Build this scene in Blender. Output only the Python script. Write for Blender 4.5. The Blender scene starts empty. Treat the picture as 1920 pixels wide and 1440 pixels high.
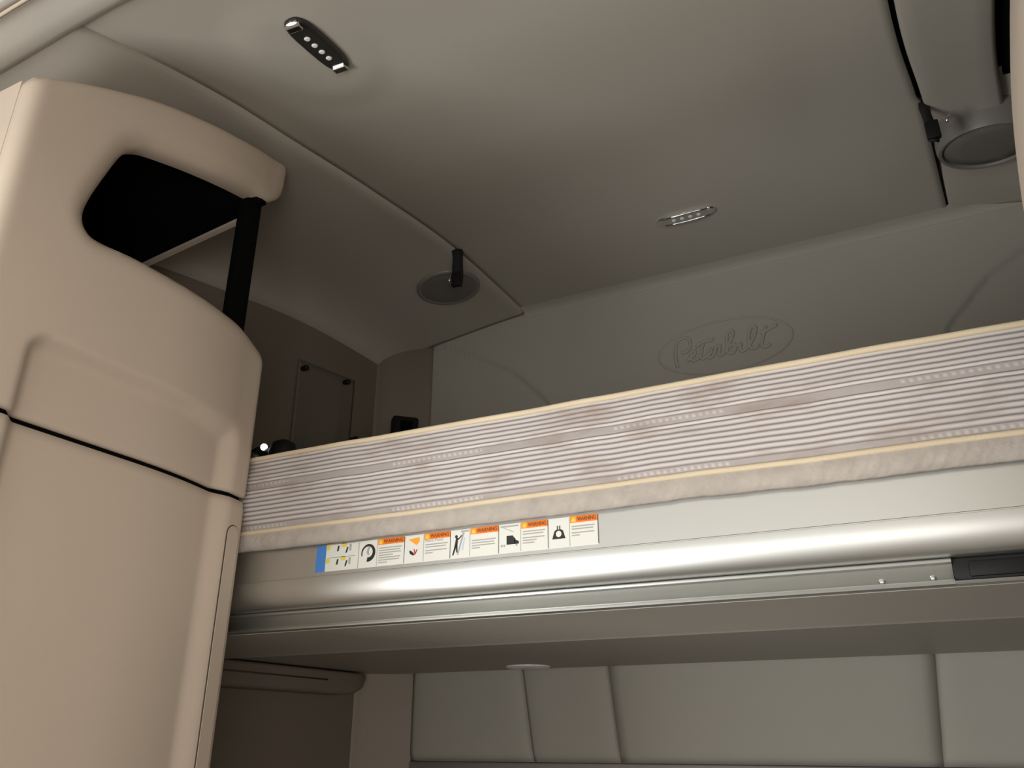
import bpy, bmesh, math, random
import numpy as np
from mathutils import Vector, Matrix

# ------------------------------------------------------------------ camera, world, lights, exposure
scene = bpy.context.scene
COL = scene.collection
EYE = 1.10                                   # eye height above the sleeper floor; geometry below is written with z = 0 at eye level
CENTRE = -0.356                              # x of the sleeper's plane of symmetry
FPX = 1550.0
PITCH = math.atan(665 / FPX)
YAW = math.atan(833 / (FPX / math.cos(PITCH)))
cam_d = bpy.data.cameras.new('camera')
cam_d.sensor_fit = 'HORIZONTAL'; cam_d.sensor_width = 36.0
cam_d.lens = 36.0 * FPX / 1920.0
cam_d.clip_start = 0.02
cam = bpy.data.objects.new('camera', cam_d); COL.objects.link(cam)
cam.location = (0, 0, EYE)
cam.rotation_euler = (math.pi / 2 + PITCH, 0, YAW)
scene.camera = cam

world = bpy.data.worlds.new('world'); scene.world = world
world.use_nodes = True
world.node_tree.nodes['Background'].inputs[0].default_value = (0.75, 0.85, 1.0, 1)
world.node_tree.nodes['Background'].inputs[1].default_value = 0.08

def area(name, loc, target, sx, sy, power, colour):
    d = bpy.data.lights.new(name, 'AREA'); d.shape = 'RECTANGLE'
    d.size = sx; d.size_y = sy; d.energy = power; d.color = colour
    o = bpy.data.objects.new(name, d); COL.objects.link(o)
    o.location = (loc[0], loc[1], loc[2] + EYE)
    v = Vector(target) - Vector(loc)
    o.rotation_euler = v.to_track_quat('-Z', 'Y').to_euler()
    return o
# daylight through the windscreen and the two door windows of the cab behind the camera
area('windscreen_daylight', (CENTRE, -1.62, -0.25), (CENTRE, 0.5, 0.10), 1.8, 0.75, 9, (1.0, 0.98, 0.94))
area('left_door_window_daylight', (-1.35, -0.50, -0.42), (0.1, 0.4, 0.1), 0.75, 0.65, 22, (1.0, 0.985, 0.95))
area('right_door_window_daylight', (0.64, -0.95, -0.25), (-0.8, -0.2, 0.2), 0.75, 0.65, 11, (1.0, 0.93, 0.85))

scene.view_settings.view_transform = 'Standard'
scene.view_settings.look = 'None'
scene.view_settings.gamma = 1.0
scene.view_settings.use_curve_mapping = False
scene.view_settings.exposure = 0.57

# ------------------------------------------------------------------ materials
MATS = {}
def mat(name, col, rough=0.6, metal=0.0, grain=0.0, grain_scale=400.0, vary=0.0, vary_scale=6.0, spec=0.5, sheen=0.0):
    m = bpy.data.materials.new(name); m.use_nodes = True
    nt = m.node_tree; b = nt.nodes['Principled BSDF']
    b.inputs['Base Color'].default_value = (*col, 1)
    b.inputs['Roughness'].default_value = rough
    b.inputs['Metallic'].default_value = metal
    b.inputs['Specular IOR Level'].default_value = spec
    if sheen: b.inputs['Sheen Weight'].default_value = sheen
    tc = nt.nodes.new('ShaderNodeTexCoord')
    if vary:
        n = nt.nodes.new('ShaderNodeTexNoise'); n.inputs['Scale'].default_value = vary_scale; n.inputs['Detail'].default_value = 5
        r = nt.nodes.new('ShaderNodeMapRange'); r.inputs['To Min'].default_value = 1 - vary; r.inputs['To Max'].default_value = 1 + vary
        mx = nt.nodes.new('ShaderNodeMix'); mx.data_type = 'RGBA'; mx.blend_type = 'MULTIPLY'; mx.inputs[0].default_value = 1
        nt.links.new(tc.outputs['Object'], n.inputs['Vector']); nt.links.new(n.outputs[0], r.inputs[0])
        mx.inputs[6].default_value = (*col, 1); nt.links.new(r.outputs[0], mx.inputs[7]); nt.links.new(mx.outputs[2], b.inputs['Base Color'])
    if grain:
        n = nt.nodes.new('ShaderNodeTexNoise'); n.inputs['Scale'].default_value = grain_scale; n.inputs['Detail'].default_value = 3
        bp = nt.nodes.new('ShaderNodeBump'); bp.inputs['Strength'].default_value = grain; bp.inputs['Distance'].default_value = 0.001
        nt.links.new(tc.outputs['Object'], n.inputs['Vector']); nt.links.new(n.outputs[0], bp.inputs['Height']); nt.links.new(bp.outputs[0], b.inputs['Normal'])
    MATS[name] = m
    return m
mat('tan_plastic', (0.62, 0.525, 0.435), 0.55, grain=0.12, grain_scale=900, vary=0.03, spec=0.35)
mat('headliner', (0.45, 0.423, 0.372), 0.85, grain=0.2, grain_scale=1200, vary=0.02, spec=0.2)
mat('vinyl', (0.42, 0.402, 0.355), 0.6, grain=0.15, grain_scale=800, vary=0.025, spec=0.3)
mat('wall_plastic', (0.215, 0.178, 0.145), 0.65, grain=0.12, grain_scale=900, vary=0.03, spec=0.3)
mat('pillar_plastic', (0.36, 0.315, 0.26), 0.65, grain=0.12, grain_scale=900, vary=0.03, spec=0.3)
mat('cab_plastic', (0.72, 0.70, 0.65), 0.5, grain=0.1, grain_scale=900, spec=0.4)
mat('aluminium', (0.60, 0.605, 0.585), 0.40, metal=1.0)
mat('pan_plastic', (0.36, 0.335, 0.29), 0.5, grain=0.1, grain_scale=900, vary=0.02, spec=0.4)
mat('chrome', (0.85, 0.85, 0.84), 0.12, metal=1.0)
mat('black_plastic', (0.007, 0.007, 0.007), 0.55, spec=0.3)
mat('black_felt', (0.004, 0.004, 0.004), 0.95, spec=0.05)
mat('black_web', (0.010, 0.010, 0.010), 0.8, grain=0.5, grain_scale=700)
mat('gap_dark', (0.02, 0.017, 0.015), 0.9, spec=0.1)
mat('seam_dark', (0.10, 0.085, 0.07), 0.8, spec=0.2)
mat('puck_grey', (0.21, 0.20, 0.18), 0.35, spec=0.5)
mat('puck_face', (0.17, 0.16, 0.145), 0.5)
mat('led_white', (0.85, 0.85, 0.85), 0.25)
mat('lens_dark', (0.03, 0.029, 0.028), 0.25, spec=0.6)
mat('lens_clear', (0.55, 0.55, 0.54), 0.2, metal=0.6)
mat('pocket_cloth', (0.185, 0.158, 0.132), 0.9, grain=0.4, grain_scale=500, spec=0.1)
mat('floor_mat', (0.16, 0.145, 0.125), 0.8, grain=0.4, grain_scale=200)
mat('sticker_white', (0.72, 0.73, 0.68), 0.45)
mat('sticker_blue', (0.06, 0.23, 0.62), 0.45)
mat('sticker_orange', (0.80, 0.20, 0.012), 0.45)
mat('sticker_amber', (0.90, 0.36, 0.02), 0.45)
mat('sticker_yellow', (0.75, 0.62, 0.10), 0.45)
mat('sticker_black', (0.015, 0.015, 0.015), 0.45)
mat('sticker_brown', (0.20, 0.05, 0.01), 0.45)
mat('sticker_grey', (0.38, 0.38, 0.36), 0.45)
mat('sticker_red', (0.55, 0.05, 0.05), 0.45)
mat('sticker_pale_blue', (0.45, 0.58, 0.80), 0.45)
mat('cream_piping', (0.66, 0.56, 0.40), 0.75, grain=0.5, grain_scale=600, vary=0.12, vary_scale=14)
mat('quilt', (0.44, 0.40, 0.36), 0.9, grain=1.0, grain_scale=170, vary=0.25, vary_scale=45, spec=0.15)

MATS['indicator_white'] = mat('indicator_white', (0.9, 0.9, 0.9), 0.4)
_b = MATS['indicator_white'].node_tree.nodes['Principled BSDF']
_b.inputs['Emission Color'].default_value = (1, 1, 1, 1); _b.inputs['Emission Strength'].default_value = 2.5

def ticking():
    m = bpy.data.materials.new('ticking'); m.use_nodes = True
    nt = m.node_tree; N = nt.nodes; L = nt.links; b = N['Principled BSDF']
    b.inputs['Roughness'].default_value = 0.85; b.inputs['Specular IOR Level'].default_value = 0.15
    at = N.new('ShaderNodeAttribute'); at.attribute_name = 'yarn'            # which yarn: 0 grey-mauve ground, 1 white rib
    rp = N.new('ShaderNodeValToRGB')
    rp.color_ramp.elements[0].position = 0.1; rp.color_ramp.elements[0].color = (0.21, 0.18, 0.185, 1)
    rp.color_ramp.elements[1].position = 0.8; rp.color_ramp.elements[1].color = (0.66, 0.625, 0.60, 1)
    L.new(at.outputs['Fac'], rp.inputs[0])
    tc = N.new('ShaderNodeTexCoord')
    mp = N.new('ShaderNodeMapping'); mp.inputs['Scale'].default_value = (14, 14, 40); L.new(tc.outputs['Object'], mp.inputs[0])
    n = N.new('ShaderNodeTexNoise'); n.inputs['Scale'].default_value = 1.0; n.inputs['Detail'].default_value = 6; L.new(mp.outputs[0], n.inputs['Vector'])
    r = N.new('ShaderNodeValToRGB'); r.color_ramp.elements[0].position = 0.52; r.color_ramp.elements[1].position = 0.75
    r.color_ramp.elements[0].color = (0, 0, 0, 1); r.color_ramp.elements[1].color = (0.55, 0.55, 0.55, 1)
    L.new(n.outputs[0], r.inputs[0])
    mx = N.new('ShaderNodeMix'); mx.data_type = 'RGBA'; L.new(r.outputs[0], mx.inputs[0])
    L.new(rp.outputs[0], mx.inputs[6]); mx.inputs[7].default_value = (0.27, 0.20, 0.16, 1)      # worn, soiled patches
    # small rust-brown spots
    v = N.new('ShaderNodeTexVoronoi'); v.inputs['Scale'].default_value = 7.0; L.new(tc.outputs['Object'], v.inputs['Vector'])
    r2 = N.new('ShaderNodeValToRGB'); r2.color_ramp.elements[0].position = 0.035; r2.color_ramp.elements[1].position = 0.06
    r2.color_ramp.elements[0].color = (0.7, 0.7, 0.7, 1); r2.color_ramp.elements[1].color = (0, 0, 0, 1); L.new(v.outputs['Distance'], r2.inputs[0])
    mx2 = N.new('ShaderNodeMix'); mx2.data_type = 'RGBA'; L.new(r2.outputs[0], mx2.inputs[0])
    L.new(mx.outputs[2], mx2.inputs[6]); mx2.inputs[7].default_value = (0.30, 0.10, 0.03, 1)
    L.new(mx2.outputs[2], b.inputs['Base Color'])
    n2 = N.new('ShaderNodeTexNoise'); n2.inputs['Scale'].default_value = 700; L.new(tc.outputs['Object'], n2.inputs['Vector'])
    bp = N.new('ShaderNodeBump'); bp.inputs['Strength'].default_value = 0.4; bp.inputs['Distance'].default_value = 0.0008
    L.new(n2.outputs[0], bp.inputs['Height']); L.new(bp.outputs[0], b.inputs['Normal'])
    MATS['ticking'] = m
ticking()

# ------------------------------------------------------------------ helpers
def props(o, label=None, cat=None, group=None, kind=None):
    if label: o['label'] = label
    if cat: o['category'] = cat
    if group: o['group'] = group
    if kind: o['kind'] = kind
    return o
def world_origin(o):
    v = Vector((0, 0, 0))
    while o is not None:
        v += o.location; o = o.parent
    return v
def thing(name, base, label, cat, group=None):
    o = bpy.data.objects.new(name, None); COL.objects.link(o)
    o.empty_display_size = 0.05
    o.location = (base[0], base[1], base[2] + EYE)
    return props(o, label, cat, group)
def link(name, me, m, parent=None, smooth=True):
    """me holds eye-level coordinates; shift to the world, then into the parent's frame"""
    off = Vector((0, 0, EYE)) - (world_origin(parent) if parent else Vector((0, 0, 0)))
    if parent is None:                       # top-level meshes get their origin at their own base
        co = [v.co.copy() for v in me.vertices]
        c = Vector(((min(v.x for v in co) + max(v.x for v in co)) / 2, (min(v.y for v in co) + max(v.y for v in co)) / 2, min(v.z for v in co)))
        me.transform(Matrix.Translation(-c)); loc = c + Vector((0, 0, EYE))
    else:
        me.transform(Matrix.Translation(off)); loc = Vector((0, 0, 0))
    me.materials.append(MATS[m])
    if smooth:
        me.polygons.foreach_set('use_smooth', [True] * len(me.polygons))
    o = bpy.data.objects.new(name, me); COL.objects.link(o)
    o.location = loc
    if parent: o.parent = parent
    me.update()
    return o
def from_bm(name, bm, m, parent=None, smooth=True, normals=True, sharp=None):
    if normals: bmesh.ops.recalc_face_normals(bm, faces=bm.faces)
    me = bpy.data.meshes.new(name); bm.to_mesh(me); bm.free()
    o = link(name, me, m, parent, smooth)
    if sharp is not None: me.set_sharp_from_angle(angle=math.radians(sharp))
    return o
def from_py(name, vs, fs, m, parent=None, smooth=True, sharp=None):
    bm = bmesh.new()
    bv = [bm.verts.new(v) for v in vs]
    for f in fs:
        try: bm.faces.new([bv[i] for i in f])
        except ValueError: pass
    return from_bm(name, bm, m, parent, smooth, True, sharp)
def add_box(bm, x0, x1, y0, y1, z0, z1, bevel=0.0, seg=2):
    r = bmesh.ops.create_cube(bm, size=1.0)
    vs = r['verts']
    for v in vs:
        v.co = Vector(((x0 + x1) / 2 + v.co.x * (x1 - x0), (y0 + y1) / 2 + v.co.y * (y1 - y0), (z0 + z1) / 2 + v.co.z * (z1 - z0)))
    if bevel:
        es = list({e for v in vs for e in v.link_edges})
        bmesh.ops.bevel(bm, geom=es, offset=bevel, segments=seg, affect='EDGES', profile=0.5)
def box(name, x0, x1, y0, y1, z0, z1, m, parent=None, bevel=0.002, seg=2):
    bm = bmesh.new(); add_box(bm, x0, x1, y0, y1, z0, z1, bevel, seg)
    return from_bm(name, bm, m, parent, True, True, 40)
def grid_faces(nu, nv, closed=False):
    return [(i * nv + j, i * nv + j + 1, ((i + 1) % nu) * nv + j + 1, ((i + 1) % nu) * nv + j)
            for i in range(nu if closed else nu - 1) for j in range(nv - 1)]
def sheet(name, rows, m, parent=None, thick=None, offset=(0, 0, 1), sharp=None):
    """rows: list of lists of points -> a surface; thick gives it a back by a solidify modifier"""
    nu, nv = len(rows), len(rows[0])
    o = from_py(name, [p for r in rows for p in r], grid_faces(nu, nv), m, parent, True, sharp)
    if thick:                                # offset: the direction the thickness grows in
        n = Vector((0, 0, 0))
        for p in o.data.polygons: n += p.normal * p.area
        s = o.modifiers.new('thickness', 'SOLIDIFY'); s.thickness = thick
        s.offset = 1.0 if n.dot(Vector(offset)) > 0 else -1.0
    return o
def loft(name, profile, x0, x1, m, parent=None, nx=2, cap=True, sharp=35):
    """closed (y, z) profile swept along x"""
    n = len(profile); vs = []; fs = []
    for i in range(nx):
        x = x0 + (x1 - x0) * i / (nx - 1)
        vs += [(x, y, z) for y, z in profile]
    for i in range(nx - 1):
        for j in range(n):
            k = (j + 1) % n
            fs.append((i * n + j, i * n + k, (i + 1) * n + k, (i + 1) * n + j))
    if cap:
        fs.append(tuple(range(n))); fs.append(tuple(range((nx - 1) * n, nx * n)))
    return from_py(name, vs, fs, m, parent, True, sharp)
def tube_bm(bm, pts, rad, seg=8, flat=None):
    """round tube along a polyline; flat = (axis vector, factor) squashes it"""
    P = [Vector(p) for p in pts]; rings = []
    for i, p in enumerate(P):
        t = (P[min(i + 1, len(P) - 1)] - P[max(i - 1, 0)]).normalized()
        a = t.cross(Vector((0, 1, 0)))
        if a.length < 1e-3: a = t.cross(Vector((0, 0, 1)))
        a.normalize(); b = t.cross(a).normalized()
        rr = rad[i] if isinstance(rad, (list, tuple)) else rad
        ring = []
        for k in range(seg):
            an = 2 * math.pi * k / seg
            d = (a * math.cos(an) + b * math.sin(an)) * rr
            if flat: d -= flat[0] * d.dot(flat[0]) * (1 - flat[1])
            ring.append(bm.verts.new(p + d))
        rings.append(ring)
    for i in range(len(rings) - 1):
        for k in range(seg):
            bm.faces.new((rings[i][k], rings[i][(k + 1) % seg], rings[i + 1][(k + 1) % seg], rings[i + 1][k]))
    bm.faces.new(rings[0]); bm.faces.new(rings[-1])
def smooth_line(pts, n=6, closed=False):
    P = [np.array(p, float) for p in pts]; out = []
    N = len(P)
    for i in range(N if closed else N - 1):
        p0 = P[(i - 1) % N] if closed or i > 0 else P[0]
        p1 = P[i]; p2 = P[(i + 1) % N]
        p3 = P[(i + 2) % N] if closed or i + 2 < N else P[-1]
        for k in range(n):
            t = k / n
            out.append(tuple(0.5 * ((2 * p1) + (-p0 + p2) * t + (2 * p0 - 5 * p1 + 4 * p2 - p3) * t * t + (-p0 + 3 * p1 - 3 * p2 + p3) * t ** 3)))
    if not closed: out.append(tuple(P[-1]))
    return out
def curve_fn(ys, zs):
    S = smooth_line(list(zip(ys, zs)), 12)
    a = [s[0] for s in S]; b = [s[1] for s in S]
    return lambda y: float(np.interp(y, a, b))
def sst(a, b, x):
    t = min(1, max(0, (x - a) / (b - a))); return t * t * (3 - 2 * t)
def mir(x): return 2 * CENTRE - x
def disc_bm(bm, c, ax_u, ax_v, nrm, prof, seg=40):
    """lathe around nrm at c: prof = list of (radius, height)"""
    rings = []
    for r, h in prof:
        rings.append([bm.verts.new(Vector(c) + ax_u * (r * math.cos(2 * math.pi * k / seg)) + ax_v * (r * math.sin(2 * math.pi * k / seg)) + nrm * h) for k in range(seg)])
    for i in range(len(rings) - 1):
        for k in range(seg):
            bm.faces.new((rings[i][k], rings[i][(k + 1) % seg], rings[i + 1][(k + 1) % seg], rings[i + 1][k]))
    bm.faces.new(rings[0]); bm.faces.new(rings[-1])
rng = random.Random(4)
def vnoise(seed):
    r = np.random.RandomState(seed); ph = r.uniform(0, 6.28, 24); fr = r.uniform(0.5, 1.6, 24); am = r.uniform(0.4, 1, 24)
    def f(x, s=1.0):
        return sum(am[i] * math.sin(x * s * fr[i] * (1 + i * 0.45) + ph[i]) / (1 + i * 0.3) for i in range(8)) / 3.0
    return f

# ------------------------------------------------------------------ room shell
XL, XR, YB = -1.36, mir(-1.36), 1.95
zc = curve_fn([0.30, 0.40, 0.50, 0.646, 0.785, 0.931, 1.175, 1.53, 1.95, 2.1], [0.80, 0.862, 0.910, 0.961, 1.0, 1.03, 1.08, 1.137, 1.154, 1.156])
XS = -0.92                                   # seam between centre headliner and side soffit
def ceil_z(x, y):
    d = abs(x - CENTRE)
    z = zc(y)
    fade = 1 - sst(1.35, 1.9, y)
    z += 0.022 * (1 - sst(0.30, 0.52, d)) * fade
    # shallow pad that carries the reading lamp
    px, py = (x + 0.735) / 0.10, (y - 0.765) / 0.155
    rr = math.sqrt(px * px + py * py)
    z -= 0.006 * (1 - sst(0.60, 1.10, rr))
    return z
RSEAM = curve_fn([0.40, 1.14, 1.5, 1.95], [0.075, 0.116, 0.160, 0.206])
ys = [0.48 + (YB - 0.48) * i / 90 for i in range(91)]
rows = []
for y in ys:
    xr = RSEAM(y) - (0.009 if y < 1.47 else 0.0035)
    rows.append([(XS + (xr - XS) * j / 70, y, ceil_z(XS + (xr - XS) * j / 70, y)) for j in range(71)])
o = sheet('ceiling', rows, 'headliner', None, 0.012, (0, 0, 1))
props(o, 'grey fabric headliner of the sleeper, curving up towards the back wall', kind='structure')
# the seam roll at its left edge
def soffit_row(y):
    z = zc(y); e = 0.022
    pts = [(XS + 0.004, z + 0.010), (XS + 0.001, z - 0.001), (XS - 0.010, z - 0.0075), (XS - 0.028, z - 0.009), (XS - 0.06, z - 0.012), (XS - 0.11, z - 0.018),
           (XS - 0.17, z - 0.026), (XS - 0.24, z - 0.036), (XS - 0.31, z - 0.045), (XS - 0.37, z - 0.058), (XS - 0.41, z - 0.078), (XL + 0.008, z - 0.10), (XL - 0.004, z - 0.13)]
    low = 0.022 * (1 - sst(0.65, 0.92, y)) * sst(0.51, 0.60, y)            # the soffit comes down close to the cabinet top
    return [(x, y, zz - low * sst(0.02, 0.10, XS - x)) for x, zz in pts]
o = sheet('trim_1', [soffit_row(y) for y in ys], 'headliner', None, 0.010, (0, 0, 1))
props(o, 'dark grey side soffit rolling from the headliner down to the left wall', kind='structure')

# right soffit: lower panel near the front, flush panel behind it
def rsoffit(y, drop):
    z = zc(y) - drop; x0 = RSEAM(y)
    pts = [(x0, zc(y) + 0.012), (x0, z + 0.010), (x0 + 0.003, z + 0.003), (x0 + 0.010, z), (x0 + 0.06, z - 0.001), (x0 + 0.2, z - 0.02), (x0 + 0.33, z - 0.05), (XR, z - 0.10), (XR + 0.01, z - 0.13)]
    return [(x, y, zz) for x, zz in pts]
o = sheet('trim_2', [rsoffit(1.43 + (YB - 1.43) * i / 30, -0.012 + 0.014 * sst(1.6, 1.9, 1.43 + (YB - 1.43) * i / 30)) for i in range(31)], 'headliner', None, 0.010, (0, 0, 1))
props(o, 'grey side soffit behind the round speaker at the right of the headliner', kind='structure')
# back wall (upper): one sheet with a stepped arc on each side
def back_y(x, z):
    d = abs(x - CENTRE)
    # arc boundary: half width as a function of height
    w = float(np.interp(z, [0.2, 0.70, 0.866, 0.968, 1.023, 1.06, 1.10, 1.13], [0.42, 0.445, 0.505, 0.602, 0.690, 0.76, 0.84, 0.90]))
    s = 0.009 * sst(-0.004, 0.004, d - w) + 0.004 * math.exp(-((d - w - 0.003) / 0.004) ** 2)
    return YB + s
rows = []
for i in range(261):
    x = -1.245 + (mir(-1.245) + 1.245) * i / 260
    rows.append([(x, back_y(x, 0.10 + 1.10 * j / 130), 0.10 + 1.10 * j / 130) for j in range(131)])
wall_back = sheet('wall_back', rows, 'vinyl', None, 0.012, (0, 1, 0))
props(wall_back, 'grey vinyl back wall of the sleeper with an embossed oval', kind='structure')
# cove where back wall meets headliner
o = loft('trim_3', [(YB - 0.040, 1.1535), (YB - 0.024, 1.1505), (YB - 0.010, 1.1455), (YB - 0.004, 1.1385), (YB - 0.001, 1.135), (YB + 0.004, 1.135), (YB + 0.004, 1.165), (YB - 0.040, 1.164)], -0.918, 0.36, 'vinyl', None, 2)
props(o, 'rolled grey seam where the headliner meets the back wall', kind='structure')
# corner pillars
for k, (nm, s) in enumerate((('trim_4', 0), ('trim_5', 1))):
    P = [(-1.235, YB + 0.004), (-1.245, YB - 0.004), (-1.262, YB - 0.014), (-1.34, 1.872), (-1.356, 1.855), (-1.364, 1.83)]
    rows = [[((mir(x) if s else x), y, z) for x, y in P] for z in (-1.1, 1.13)]
    o = sheet(nm, rows, 'pillar_plastic', None, 0.01, (0, 1, 0))
    props(o, ('tan angled corner pillar at the left end of the back wall', 'tan angled corner pillar at the right end of the back wall')[s], kind='structure')
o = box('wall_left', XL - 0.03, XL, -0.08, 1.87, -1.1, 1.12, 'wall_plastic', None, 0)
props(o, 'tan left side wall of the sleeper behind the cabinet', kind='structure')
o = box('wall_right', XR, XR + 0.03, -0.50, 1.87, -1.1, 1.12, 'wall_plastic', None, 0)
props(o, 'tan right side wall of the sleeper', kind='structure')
o = box('floor', XL - 0.03, XR + 0.03, -1.7, 1.98, -1.13, -1.1, 'floor_mat', None, 0)
props(o, 'dark rubber floor of the cab and sleeper', kind='structure')
# cab end: roof, arch trim, front wall below and above the windscreen, door walls around the windows
o = box('ceiling_cab', XL - 0.03, XR + 0.03, -1.7, 0.30, 0.74, 0.77, 'cab_plastic', None, 0)
o.name = 'ceiling'; props(o, 'pale headliner over the cab in front of the sleeper', kind='structure')
def arch_row(x):
    d = abs(x - CENTRE); dz = -0.035 * sst(0.45, 0.95, d)
    return [(x, 0.505, zc(0.505) + 0.014 + dz), (x, 0.500, zc(0.5) - 0.006 + dz), (x, 0.485, zc(0.485) - 0.016 + dz), (x, 0.46, zc(0.46) - 0.018 + dz), (x, 0.42, zc(0.42) - 0.015 + dz),
            (x, 0.385, zc(0.385) - 0.014 + dz), (x, 0.36, zc(0.36) - 0.02 + dz), (x, 0.33, 0.79 + dz * .6), (x, 0.29, 0.75)]
o = sheet('trim_6', [arch_row(XL + (XR - XL) * i / 60) for i in range(61)], 'cab_plastic', None, 0.01, (0, 0, 1))
props(o, 'pale arch trim between the cab roof and the sleeper headliner', kind='structure')
bm = bmesh.new()
tube_bm(bm, [(XL + (XR - XL) * i / 40, 0.405, zc(0.405) - 0.020 - 0.035 * sst(0.45, 0.95, abs(XL + (XR - XL) * i / 40 - CENTRE))) for i in range(41)], 0.008, 10)
o = from_bm('trim_7', bm, 'chrome'); props(o, 'bright rail along the arch in front of the sleeper', kind='structure')
bm = bmesh.new()
add_box(bm, XL, XR, -1.72, -1.68, -1.1, -0.55); add_box(bm, XL, XR, -1.72, -1.68, 0.26, 0.77)
o = from_bm('wall_front', bm, 'cab_plastic', None, False); props(o, 'cab front below and above the windscreen', kind='structure')

# ------------------------------------------------------------------ embossed oval on the back wall
lc = (-0.359, 0.925)
bm = bmesh.new()
ring = [(lc[0] + 0.171 * math.cos(2 * math.pi * k / 96), YB - 0.0002, lc[1] + 0.072 * math.sin(2 * math.pi * k / 96)) for k in range(97)]
tube_bm(bm, ring, 0.0028, 8, (Vector((0, 1, 0)), 1.0))
props(from_bm('embossed_oval', bm, 'vinyl', wall_back), 'raised oval outline pressed into the vinyl')
F_ = Vector((-math.sin(YAW) * math.cos(PITCH), math.cos(YAW) * math.cos(PITCH), math.sin(PITCH)))
R_ = Vector((math.cos(YAW), math.sin(YAW), 0)); U_ = R_.cross(F_)
def on_back(px, py, Y=YB):
    d = F_ + R_ * ((px - 960) / FPX) - U_ * ((py - 720) / FPX)
    return tuple(d * (Y / d.y))
strokes = [
    [(430,660),(410,600),(400,500),(405,420),(430,360),(480,325),(530,325),(565,365),(560,430),(520,480),(470,490)],
    [(525,595),(555,560),(600,525),(625,490),(605,468),(575,500),(575,555),(600,580),(645,560),(680,520)],
    [(708,390),(692,470),(685,530),(705,558),(740,540),(785,505),(808,468),(785,450),(765,480),(765,525),(790,545),(825,520),(850,455),(848,420)],
    [(620,430),(700,375),(830,335)],
    [(848,420),(875,414),(902,412),(894,460),(888,500),(905,518),(940,497),(985,420),(1030,330),(1046,270),(1025,235),(990,260),(975,330),(980,420),(992,490),(1040,492),(1072,445),(1060,395),(1030,402),(1003,440)],
    [(1066,420),(1110,400),(1132,388),(1128,440),(1145,468),(1185,455),(1225,410),(1272,330),(1302,240),(1290,195),(1255,200),(1230,260),(1224,350),(1240,420),(1280,442),(1340,405)],
    [(1412,190),(1390,290),(1370,380),(1380,417),(1430,416),(1468,388)],
    [(1350,262),(1420,240),(1540,170)],
]
bm = bmesh.new()
for s in strokes:
    L = smooth_line([(1200 + a / 6.0, 580 + b / 6.0) for a, b in s], 5)
    tube_bm(bm, [on_back(a, b) for a, b in L], 0.0050, 8, (Vector((0, 1, 0)), 1.0))
props(from_bm('embossed_lettering', bm, 'vinyl', wall_back), 'raised script lettering inside the oval')

# ------------------------------------------------------------------ padded panels of the lower back wall
top_s = [-1.243, -0.926, -0.703, -0.009, 0.214, 0.531]
bot_s = [-1.243, -0.899, -0.684, -0.030, 0.187, 0.531]
for k in range(5):
    rows = []
    for i in range(25):
        u = i / 24.0; row = []
        for j in range(17):
            v = j / 16.0; z = 0.20 - 0.25 * v
            f = (z - 0.149) / (-0.045 - 0.149)
            xa = top_s[k] + (bot_s[k] - top_s[k]) * f; xb = top_s[k + 1] + (bot_s[k + 1] - top_s[k + 1]) * f
            w = xb - xa; du = min(u, 1 - u) * w
            edge = 1 - 0.45 * math.exp(-du / 0.014)
            vb = 1 - math.exp(-(1 - v) * 0.25 / 0.010)
            row.append((xa + w * u, YB - 0.004 - 0.020 * edge * (0.55 + 0.45 * vb), z))
        rows.append(row)
    sheet('wall_panel', rows, 'vinyl', wall_back, 0.006, (0, 1, 0))
rows = []
for x in (-1.243, 0.531):
    rows.append([(x, YB - 0.010, -0.0505), (x, YB - 0.015, -0.054), (x, YB - 0.017, -0.062), (x, YB - 0.027, -0.60), (x, YB + 0.01, -0.60)])
sheet('lower_panel', rows, 'vinyl', wall_back, 0.006, (0, 1, 0))

# ------------------------------------------------------------------ left storage cabinet
FY = [0.30, 0.541, 0.70, 0.771, 0.82, 0.86, 0.90, 0.93, 0.955, 0.975]
FX = [-0.930, -0.930, -0.929, -0.929, -0.932, -0.937, -0.9445, -0.952, -0.9572, -0.961]
face_x = curve_fn(FY, FX)
ztop = curve_fn([0.40, 0.489, 0.531, 0.585, 0.656, 0.737, 0.836, 0.934, 0.98, 1.02], [0.775, 0.812, 0.838, 0.869, 0.905, 0.935, 0.966, 1.001, 1.018, 1.02])
notch = smooth_line([(0.690, 0.830), (0.740, 0.846), (0.810, 0.866), (0.895, 0.892), (0.930, 0.904), (0.957, 0.925), (0.974, 0.952), (0.982, 0.985), (0.984, 1.0)], 5)
notch += [(1.2, 1.0), (1.2, 0.622), (1.0, 0.622)]
notch += smooth_line([(0.975, 0.624), (0.925, 0.638), (0.877, 0.640), (0.767, 0.640), (0.68, 0.638), (0.622, 0.632), (0.600, 0.637), (0.589, 0.655), (0.593, 0.688), (0.611, 0.747), (0.625, 0.784), (0.643, 0.806), (0.664, 0.820), (0.690, 0.830)], 5)[:-1]
NP = np.array(notch)
def sd_poly(y, z):
    """signed distance, positive outside; and the nearest boundary point"""
    p = np.array([y, z]); a = NP; b = np.roll(NP, -1, axis=0)
    ab = b - a; t = np.clip(((p - a) * ab).sum(1) / np.maximum((ab * ab).sum(1), 1e-12), 0, 1)
    q = a + ab * t[:, None]; d2 = ((p - q) ** 2).sum(1); k = int(np.argmin(d2))
    inside = False
    c = ((a[:, 1] > z) != (b[:, 1] > z)); 
    with np.errstate(divide='ignore', invalid='ignore'):
        xi = (b[:, 0] - a[:, 0]) * (z - a[:, 1]) / (b[:, 1] - a[:, 1]) + a[:, 0]
    inside = int(np.sum(c & (y < xi))) % 2 == 1
    d = math.sqrt(d2[k])
    return (-d if inside else d), q[k]
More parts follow.
